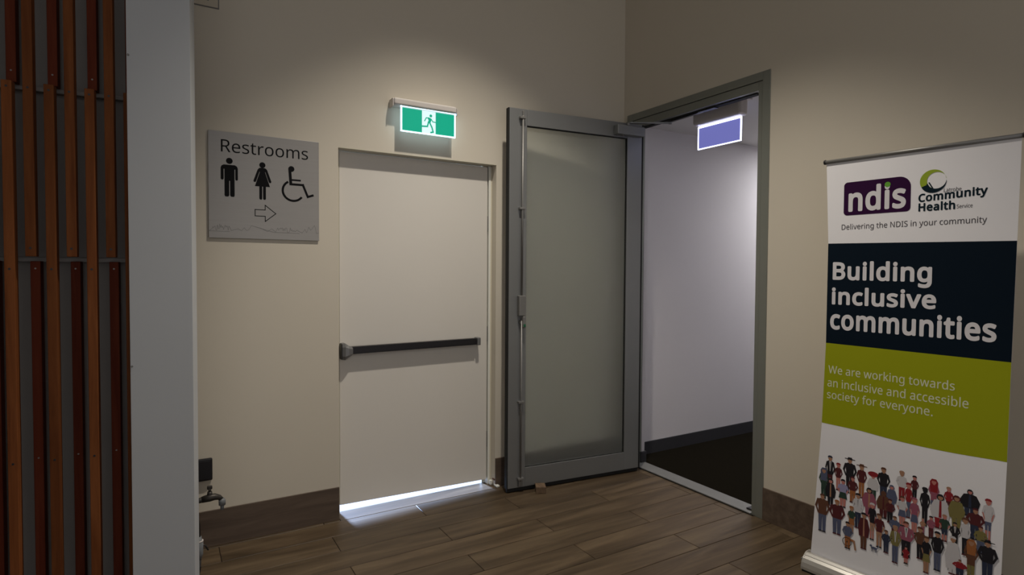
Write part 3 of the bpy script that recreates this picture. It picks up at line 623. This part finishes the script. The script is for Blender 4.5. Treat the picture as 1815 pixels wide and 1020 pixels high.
m_ = MB(); m_._add(t, FB); m_.build('banner_sheet', BANW, bn)
def band(name, zlo, zhi, m):
    f = Flat(FB, .0005); N = 24
    lo = [(sL(zlo(k/N))+(sR(zlo(k/N))-sL(zlo(k/N)))*k/N, zlo(k/N)) for k in range(N+1)]; hi = [(sL(zhi(k/N))+(sR(zhi(k/N))-sL(zhi(k/N)))*k/N, zhi(k/N)) for k in range(N+1)]
    for k in range(N):
        # split in rows so the side edges follow the sheet
        M_ = 8
        for r in range(M_):
            za = lambda i, s: zlo(i/N)+(zhi(i/N)-zlo(i/N))*s/M_
            pt = lambda i, s: (sL(za(i, s))+(sR(za(i, s))-sL(za(i, s)))*i/N, za(i, s))
            f.poly([pt(k, r), pt(k+1, r), pt(k+1, r+1), pt(k, r+1)])
    return f.build(name, m, bn)
navy_top = lambda u: 1.548-.013*u
navy_bot = lambda u: 1.087-.004*u
green_bot = lambda u: .711-.011*math.sin(max(0, min(1, (u-.25)/.72))*math.pi)-.004*u
band('navy_band', navy_bot, navy_top, BANN); band('lime_band', green_bot, navy_bot, BANG)
# logos
f = Flat(FB, .0008); f.poly(rrect(.116, .381, 1.672, 1.820, [.016, .016, .045, .016], 8)); f.build('purple_badge', PURP, bn)
text('ndis', FB, .136, .364, 1.6925, 1.800, TXTW, 'lettering', bn, bold=.026, n=.0012, ref='d')
f = Flat(FB, .0014); f.disc(.2935, 1.7925, .0115); f.build('green_dot', GRND, bn)
f = Flat(FB, .0010)
def crescent(f, cx, cy, R, ix, iy, r, a0, a1, n=30):
    A = [math.radians(a0+(a1-a0)*i/n) for i in range(n+1)]
    out = [(cx+R*math.cos(a), cy+R*math.sin(a)) for a in A]; inn = [(ix+r*math.cos(a), iy+r*math.sin(a)) for a in A]
    for i in range(n): f.poly([out[i], out[i+1], inn[i+1], inn[i]])
crescent(f, .4585, 1.788, .0455, .4715, 1.789, .0335, 8, 246); f.build('lime_crescent', LIME, bn)
f = Flat(FB, .0011); crescent(f, .4600, 1.785, .0455, .4710, 1.789, .0335, 205, 358)
for i, (x, z) in enumerate([(.433, 1.768), (.439, 1.776), (.446, 1.781)]): f.line([(x+.012, z-.022), (x, z)], .0045, lift=1e-5*(i+1)*5)
f.build('navy_hand_crescent', TXTK, bn)
text('Latrobe', FB, .497, .555, 1.738, 1.754, TXTD, 'lettering', bn, n=.0009, ref='L', slope=0)
text('Community', FB, .409, .638, 1.707, 1.739, TXTK, 'lettering', bn, bold=.026, ref='C', slope=.045)
text('Health', FB, .410, .536, 1.669, 1.701, TXTK, 'lettering', bn, bold=.026, n=.0010, ref='H')
text('Service', FB, .541, .592, 1.670, 1.685, TXTD, 'lettering', bn, ref='S')
text('Delivering the NDIS in your community', FB, .109, .638, 1.6085, 1.632, TXTD, 'lettering', bn, ref='D')
text('Building', FB, .074, .464, 1.385, 1.462, TXTW, 'lettering', bn, bold=.026, ref='B', n=.001, slope=-.012)
text('inclusive', FB, .072, .481, 1.271, 1.348, TXTW, 'lettering', bn, bold=.026, ref='l', n=.001)
text('communities', FB, .067, .677, 1.157, 1.237, TXTW, 'lettering', bn, bold=.026, ref='t', n=.001)
text('We are working towards', FB, .064, .551, .948, .984, TXTG, 'lettering', bn, bold=.004, ref='W', n=.001)
text('an inclusive and accessible', FB, .061, .597, .886, .926, TXTG, 'lettering', bn, bold=.004, ref='l', n=.001)
text('society for everyone.', FB, .060, .479, .831, .870, TXTG, 'lettering', bn, bold=.004, ref='f', n=.001)

# printed crowd
FIG=[(0.081,0.564,0.405,0.039,'suit','n','t','k','m'),(0.118,0.540,0.416,0.032,'std','r','p','m','p'),(0.167,0.576,0.418,0.052,'hat','k','t','k','k'),
(0.217,0.559,0.413,0.038,'hat','b','t','m','o'),(0.264,0.535,0.400,0.043,'bighat','r','p','w','g'),(0.305,0.571,0.421,0.046,'std','b','t','k','n'),
(0.375,0.576,0.450,0.038,'std','t','t','w','r'),(0.422,0.569,0.465,0.027,'std','k','p','m','k'),(0.490,0.575,0.450,0.034,'long','r','p','q','j'),
(0.401,0.533,0.387,0.026,'std','r','p','r','j'),(0.460,0.532,0.375,0.033,'std','k','k','k','k'),(0.541,0.558,0.454,0.030,'std','t','p','r','m'),
(0.610,0.569,0.466,0.059,'cape','k','p','k','n'),(0.668,0.551,0.391,0.034,'short','r','p','w','j'),(0.054,0.500,0.360,0.039,'long','j','t','g','g'),
(0.085,0.458,0.334,0.043,'cape','k','p','k','k'),(0.140,0.471,0.345,0.044,'dress','k','p','l','g'),(0.181,0.495,0.380,0.040,'std','m','p','m','o'),
(0.338,0.504,0.398,0.038,'cape','j','p','j','j'),(0.250,0.465,0.340,0.053,'cape','k','t','q','q'),(0.307,0.468,0.353,0.050,'cape','b','b','b','m'),
(0.333,0.442,0.342,0.035,'std','m','t','m','k'),(0.379,0.470,0.345,0.037,'dress','b','p','w','j'),(0.205,0.427,0.272,0.042,'suit','k','t','w','n'),
(0.050,0.376,0.201,0.059,'std','b','t','b','j'),(0.116,0.368,0.211,0.063,'std','o','t','m','j'),(0.424,0.478,0.329,0.033,'dress','q','p','q','j'),
(0.179,0.360,0.241,0.031,'dress','o','t','g','o'),(0.264,0.403,0.242,0.031,'short','w','p','k','t'),(0.514,0.520,0.382,0.063,'cape','k','t','w','r'),
(0.568,0.532,0.402,0.051,'cape','m','t','y','y'),(0.455,0.401,0.340,0.020,'std','t','p','t','q'),(0.629,0.502,0.381,0.053,'std','m','t','m','n'),
(0.231,0.348,0.188,0.042,'coat','k','t','m','b'),(0.293,0.365,0.219,0.039,'short','b','t','m','t'),(0.353,0.375,0.276,0.041,'std','b','t','j','m'),
(0.484,0.421,0.332,0.028,'std','k','p','q','m'),(0.530,0.443,0.337,0.035,'short','t','p','g','n'),(0.164,0.284,0.164,0.040,'wheel','k','t','j','o'),
(0.321,0.303,0.206,0.033,'std','b','t','n','n'),(0.396,0.367,0.220,0.057,'suit','b','p','q','k'),(0.447,0.363,0.231,0.039,'std','b','t','b','k'),
(0.565,0.424,0.332,0.033,'suit','k','t','k','k'),(0.598,0.454,0.308,0.032,'std','b','t','w','k'),(0.647,0.438,0.333,0.038,'std','m','t','y','j'),
(0.356,0.336,0.177,0.038,'suit','t','t','y','j'),(0.397,0.262,0.190,0.025,'dress','k','p','r','r'),(0.470,0.332,0.182,0.033,'dress','b','t','k','y'),
(0.508,0.366,0.208,0.040,'std','k','t','k','j'),(0.560,0.366,0.215,0.046,'robe','w','t','w','w'),(0.619,0.376,0.231,0.042,'long','o','t','b','y'),
(0.584,0.282,0.218,0.043,'std','b','t','r','n'),(0.670,0.390,0.235,0.056,'hat','k','t','k','n')]
CC = dict(k=(.010, .009, .014), m=(.085, .012, .016), r=(.26, .012, .020), p=(.50, .19, .16), q=(.30, .085, .13), w=(.58, .56, .58), j=(.085, .10, .17), n=(.022, .030, .062), g=(.022, .050, .035), l=(.30, .29, .46), o=(.34, .12, .035), b=(.115, .045, .024), t=(.38, .20, .12), y=(.20, .17, .055))
for i, (s, zt, zb, w, kind, hair, skin, top, leg) in enumerate(FIG):
    w *= 1.12
    f = Flat(FB, .0007+i*4.5e-5); H = zt-zb; hr = min(.0115, H*.085); H0 = zt-hr; ns = zt-2.1*hr; hip = zb+H*.45; e = 7e-6
    if kind in ('cape', 'dress', 'robe', 'coat', 'long'): hem = zb+H*(.30 if kind in ('cape', 'long', 'dress') else .12 if kind == 'robe' else .33)
    else: hem = hip
    # legs and shoes
    lw = w*.20 if kind != 'short' else w*.17
    for sg in (-1, 1):
        c = CC[leg] if kind != 'dress' else CC[skin]
        f.poly([(s+sg*w*.13-lw/2, zb), (s+sg*w*.13+lw/2, zb), (s+sg*w*.14+lw*.65, hem+.004), (s+sg*w*.14-lw*.65, hem+.004)], c)
        if kind == 'short': f.poly([(s+sg*w*.13-lw/2, zb), (s+sg*w*.13+lw/2, zb), (s+sg*w*.13+lw/2, zb+H*.24), (s+sg*w*.13-lw/2, zb+H*.24)], CC[skin], e)
        f.poly([(s+sg*w*.13-lw/2-.002, zb-.003), (s+sg*w*.13+lw*.7, zb-.003), (s+sg*w*.13+lw*.5, zb+.003), (s+sg*w*.13-lw/2, zb+.003)], CC['m'] if i % 2 else CC['k'], 2*e)
    if kind in ('suit', 'std', 'short'): f.poly([(s-w*.26, hip-.012), (s+w*.26, hip-.012), (s+w*.26, hip+.004), (s-w*.26, hip+.004)], CC[leg], e)
    # arms and torso
    sh = ns-.002; hw = w*.5
    if kind in ('cape', 'robe', 'coat', 'bighat'):
        f.poly([(s-hw*.8, hem), (s+hw*.8, hem), (s+hw, (hem+sh)/2), (s+hw*.62, sh), (s, ns+.003), (s-hw*.62, sh), (s-hw, (hem+sh)/2)], CC[top], 3*e)
        f.poly([(s-w*.07, hem+.002), (s+w*.07, hem+.002), (s+w*.05, sh), (s-w*.05, sh)], CC['w'] if kind == 'bighat' else CC[leg] if top == 'w' else CC['t'] if i % 2 else CC[leg], 4*e)
    else:
        for sg in (-1, 1):
            f.cap((s+sg*hw*.62, sh-.004), (s+sg*hw*.88, (sh+hip)/2), w*.15, CC[top], 3*e); f.cap((s+sg*hw*.88, (sh+hip)/2), (s+sg*hw*.55, hip+.006), w*.11, CC[skin] if kind in ('short', 'dress') else CC[top], 3.5*e)
        f.poly([(s-hw*(.75 if kind == 'dress' else .52), hem), (s+hw*(.75 if kind == 'dress' else .52), hem), (s+hw*.56, (hem+sh)/2), (s+hw*.66, sh-.003), (s+hw*.3, ns+.002), (s-hw*.3, ns+.002), (s-hw*.66, sh-.003), (s-hw*.56, (hem+sh)/2)], CC[top], 4*e)
        if kind == 'dress': f.poly([(s-hw*.75, hem), (s+hw*.75, hem), (s+hw*.5, hip+.01), (s-hw*.5, hip+.01)], CC[leg], 4.5*e)
    if kind == 'suit': f.poly([(s-w*.11, sh+.001), (s+w*.11, sh+.001), (s+w*.03, hip+H*.10), (s-w*.03, hip+H*.10)], CC['w'], 5*e); f.poly([(s-w*.03, sh-.002), (s+w*.03, sh-.002), (s, hip+H*.14)], CC['k'], 5.5*e)
    # hair behind, face, hair on top
    if kind == 'long': f.poly([(s-hr*1.2, ns-H*.25), (s+hr*1.2, ns-H*.25), (s+hr*1.35, H0), (s+hr*.7, zt+.001), (s-hr*.7, zt+.001), (s-hr*1.35, H0)], CC[hair], 5*e)
    f.poly([(s-hr*.3, ns-.001), (s+hr*.3, ns-.001), (s+hr*.3, H0), (s-hr*.3, H0)], CC[skin], 5.6*e)
    if kind == 'cape': f.disc(s, H0-.001, hr*1.15, CC[hair], 5.7*e, 12)
    f.disc(s, H0-.001, hr*.78, CC[skin], 6*e, 12, hr*.95)
    f.poly([(s-hr*.95, H0+hr*.1), (s-hr*.3, H0+hr*.35), (s+hr*.8, H0+hr*.2), (s+hr*.9, H0+hr*.6), (s+hr*.4, zt+.001), (s-hr*.5, zt+.001), (s-hr*.95, H0+hr*.7)], CC[hair], 6.3*e)
    if kind == 'hat': f.poly([(s-hr*2, H0+hr*.45), (s+hr*2, H0+hr*.45), (s+hr*1.8, H0+hr*.7), (s+hr*.8, H0+hr*.75), (s+hr*.7, zt+.003), (s-hr*.7, zt+.003), (s-hr*.8, H0+hr*.75), (s-hr*1.8, H0+hr*.7)], CC[hair], 6.6*e)
    if kind == 'bighat': f.disc(s, H0+hr*.6, hr*1.9, CC[hair], 6.6*e, 16, hr*1.0)
    if kind == 'wheel':
        f.arc(s-.002, zb+.028, .0185, .0025, 0, 360, CC['k'], 6.8*e); f.disc(s-.002, zb+.028, .003, CC['k'], 6.8*e, 8)
        f.cap((s, zb+.045), (s+.028, zb+.04), .010, CC['o'], 6.5*e); f.cap((s+.028, zb+.04), (s+.034, zb+.005), .008, CC['t'], 6.6*e)
    f.build('printed_figure', INK, bn)
f = Flat(FB, .0032)   # small grey cat
f.disc(.275, .207, .013, CC['j'], 0, 12, .0055); f.disc(.262, .214, .005, CC['j'], 1e-5, 10)
for x in (.266, .270, .281, .286): f.line([(x, .205), (x-.001, .190)], .002, CC['j'], 2e-5)
f.line([(.287, .209), (.292, .218), (.290, .224)], .0018, CC['j'], 3e-5); f.build('printed_cat', INK, bn)
# hardware
b = MB(); b.tube([(.030, 1.9245, 0), (.742, 1.9205, 0)], .009, 14, FB); b.build('top_rail', STEEL, bn)
b = MB(); b.tube([(.026, 1.9245, 0), (.0325, 1.9245, 0)], .011, 14, FB); b.build('rail_end_cap', BLACKM, bn)
b = MB(); b.tube([(.739, 1.9205, 0), (.7455, 1.9205, 0)], .011, 14, FB); b.build('rail_end_cap', BLACKM, bn)
b = MB(); b.tube([(.37, .05, -.03), (.37, 1.92, -.012)], .008, 12, FB); b.build('support_pole', STEEL, bn)
# base: rounded extrusion along the banner
FBx = Matrix.Identity(4)
for i in range(3): FBx[i][0] = nb[i]; FBx[i][1] = (0, 0, 1)[i]; FBx[i][2] = ub[i]; FBx[i][3] = ob[i]
prof = [(.004, .080), (.016, .078), (.028, .070), (.0292, .0675), (.042, .058), (.052, .042), (.057, .022), (.057, .010), (-.072, .010), (-.070, .04), (-.05, .068), (-.02, .080), (-.004, .080), (-.004, .06), (.004, .06)]
b = MB(); b.prism(prof, -.012, .728, FBx); b.build('base', LEADC, bn)
b = MB(); b.prism([(p[0]*1.03, p[1]*1.01+.0002) for p in prof[:12]], -.018, -.0122, FBx, .001); b.prism([(p[0]*1.03, p[1]*1.01+.0002) for p in prof[:12]], .7282, .734, FBx, .001); b.build('base_end_cap', LEADC, bn)
b = MB(); lbox(b, FB, -.014, .73, .0005, .0098, -.066, .054, .001); b.build('base_foot', RUB, bn)
b = MB(); b.tube([(-.021, .055, .045), (-.0182, .055, .045)], .005, 10, FB); b.build('screw', STEEL, bn)

# ------------------------------------------------------------------ downlight fitting on the ceiling (the lamp itself is at the top)
dl = empty('downlight', 'round recessed ceiling downlight above the white exit door', 'light', (-1.47, -1.25, CEIL))
b = MB(); b.tube([(-1.47, -1.25, CEIL-.012), (-1.47, -1.25, CEIL-.0005)], [.085, .09], 28, caps=True); b.build('trim_ring', PLASTIC, dl)
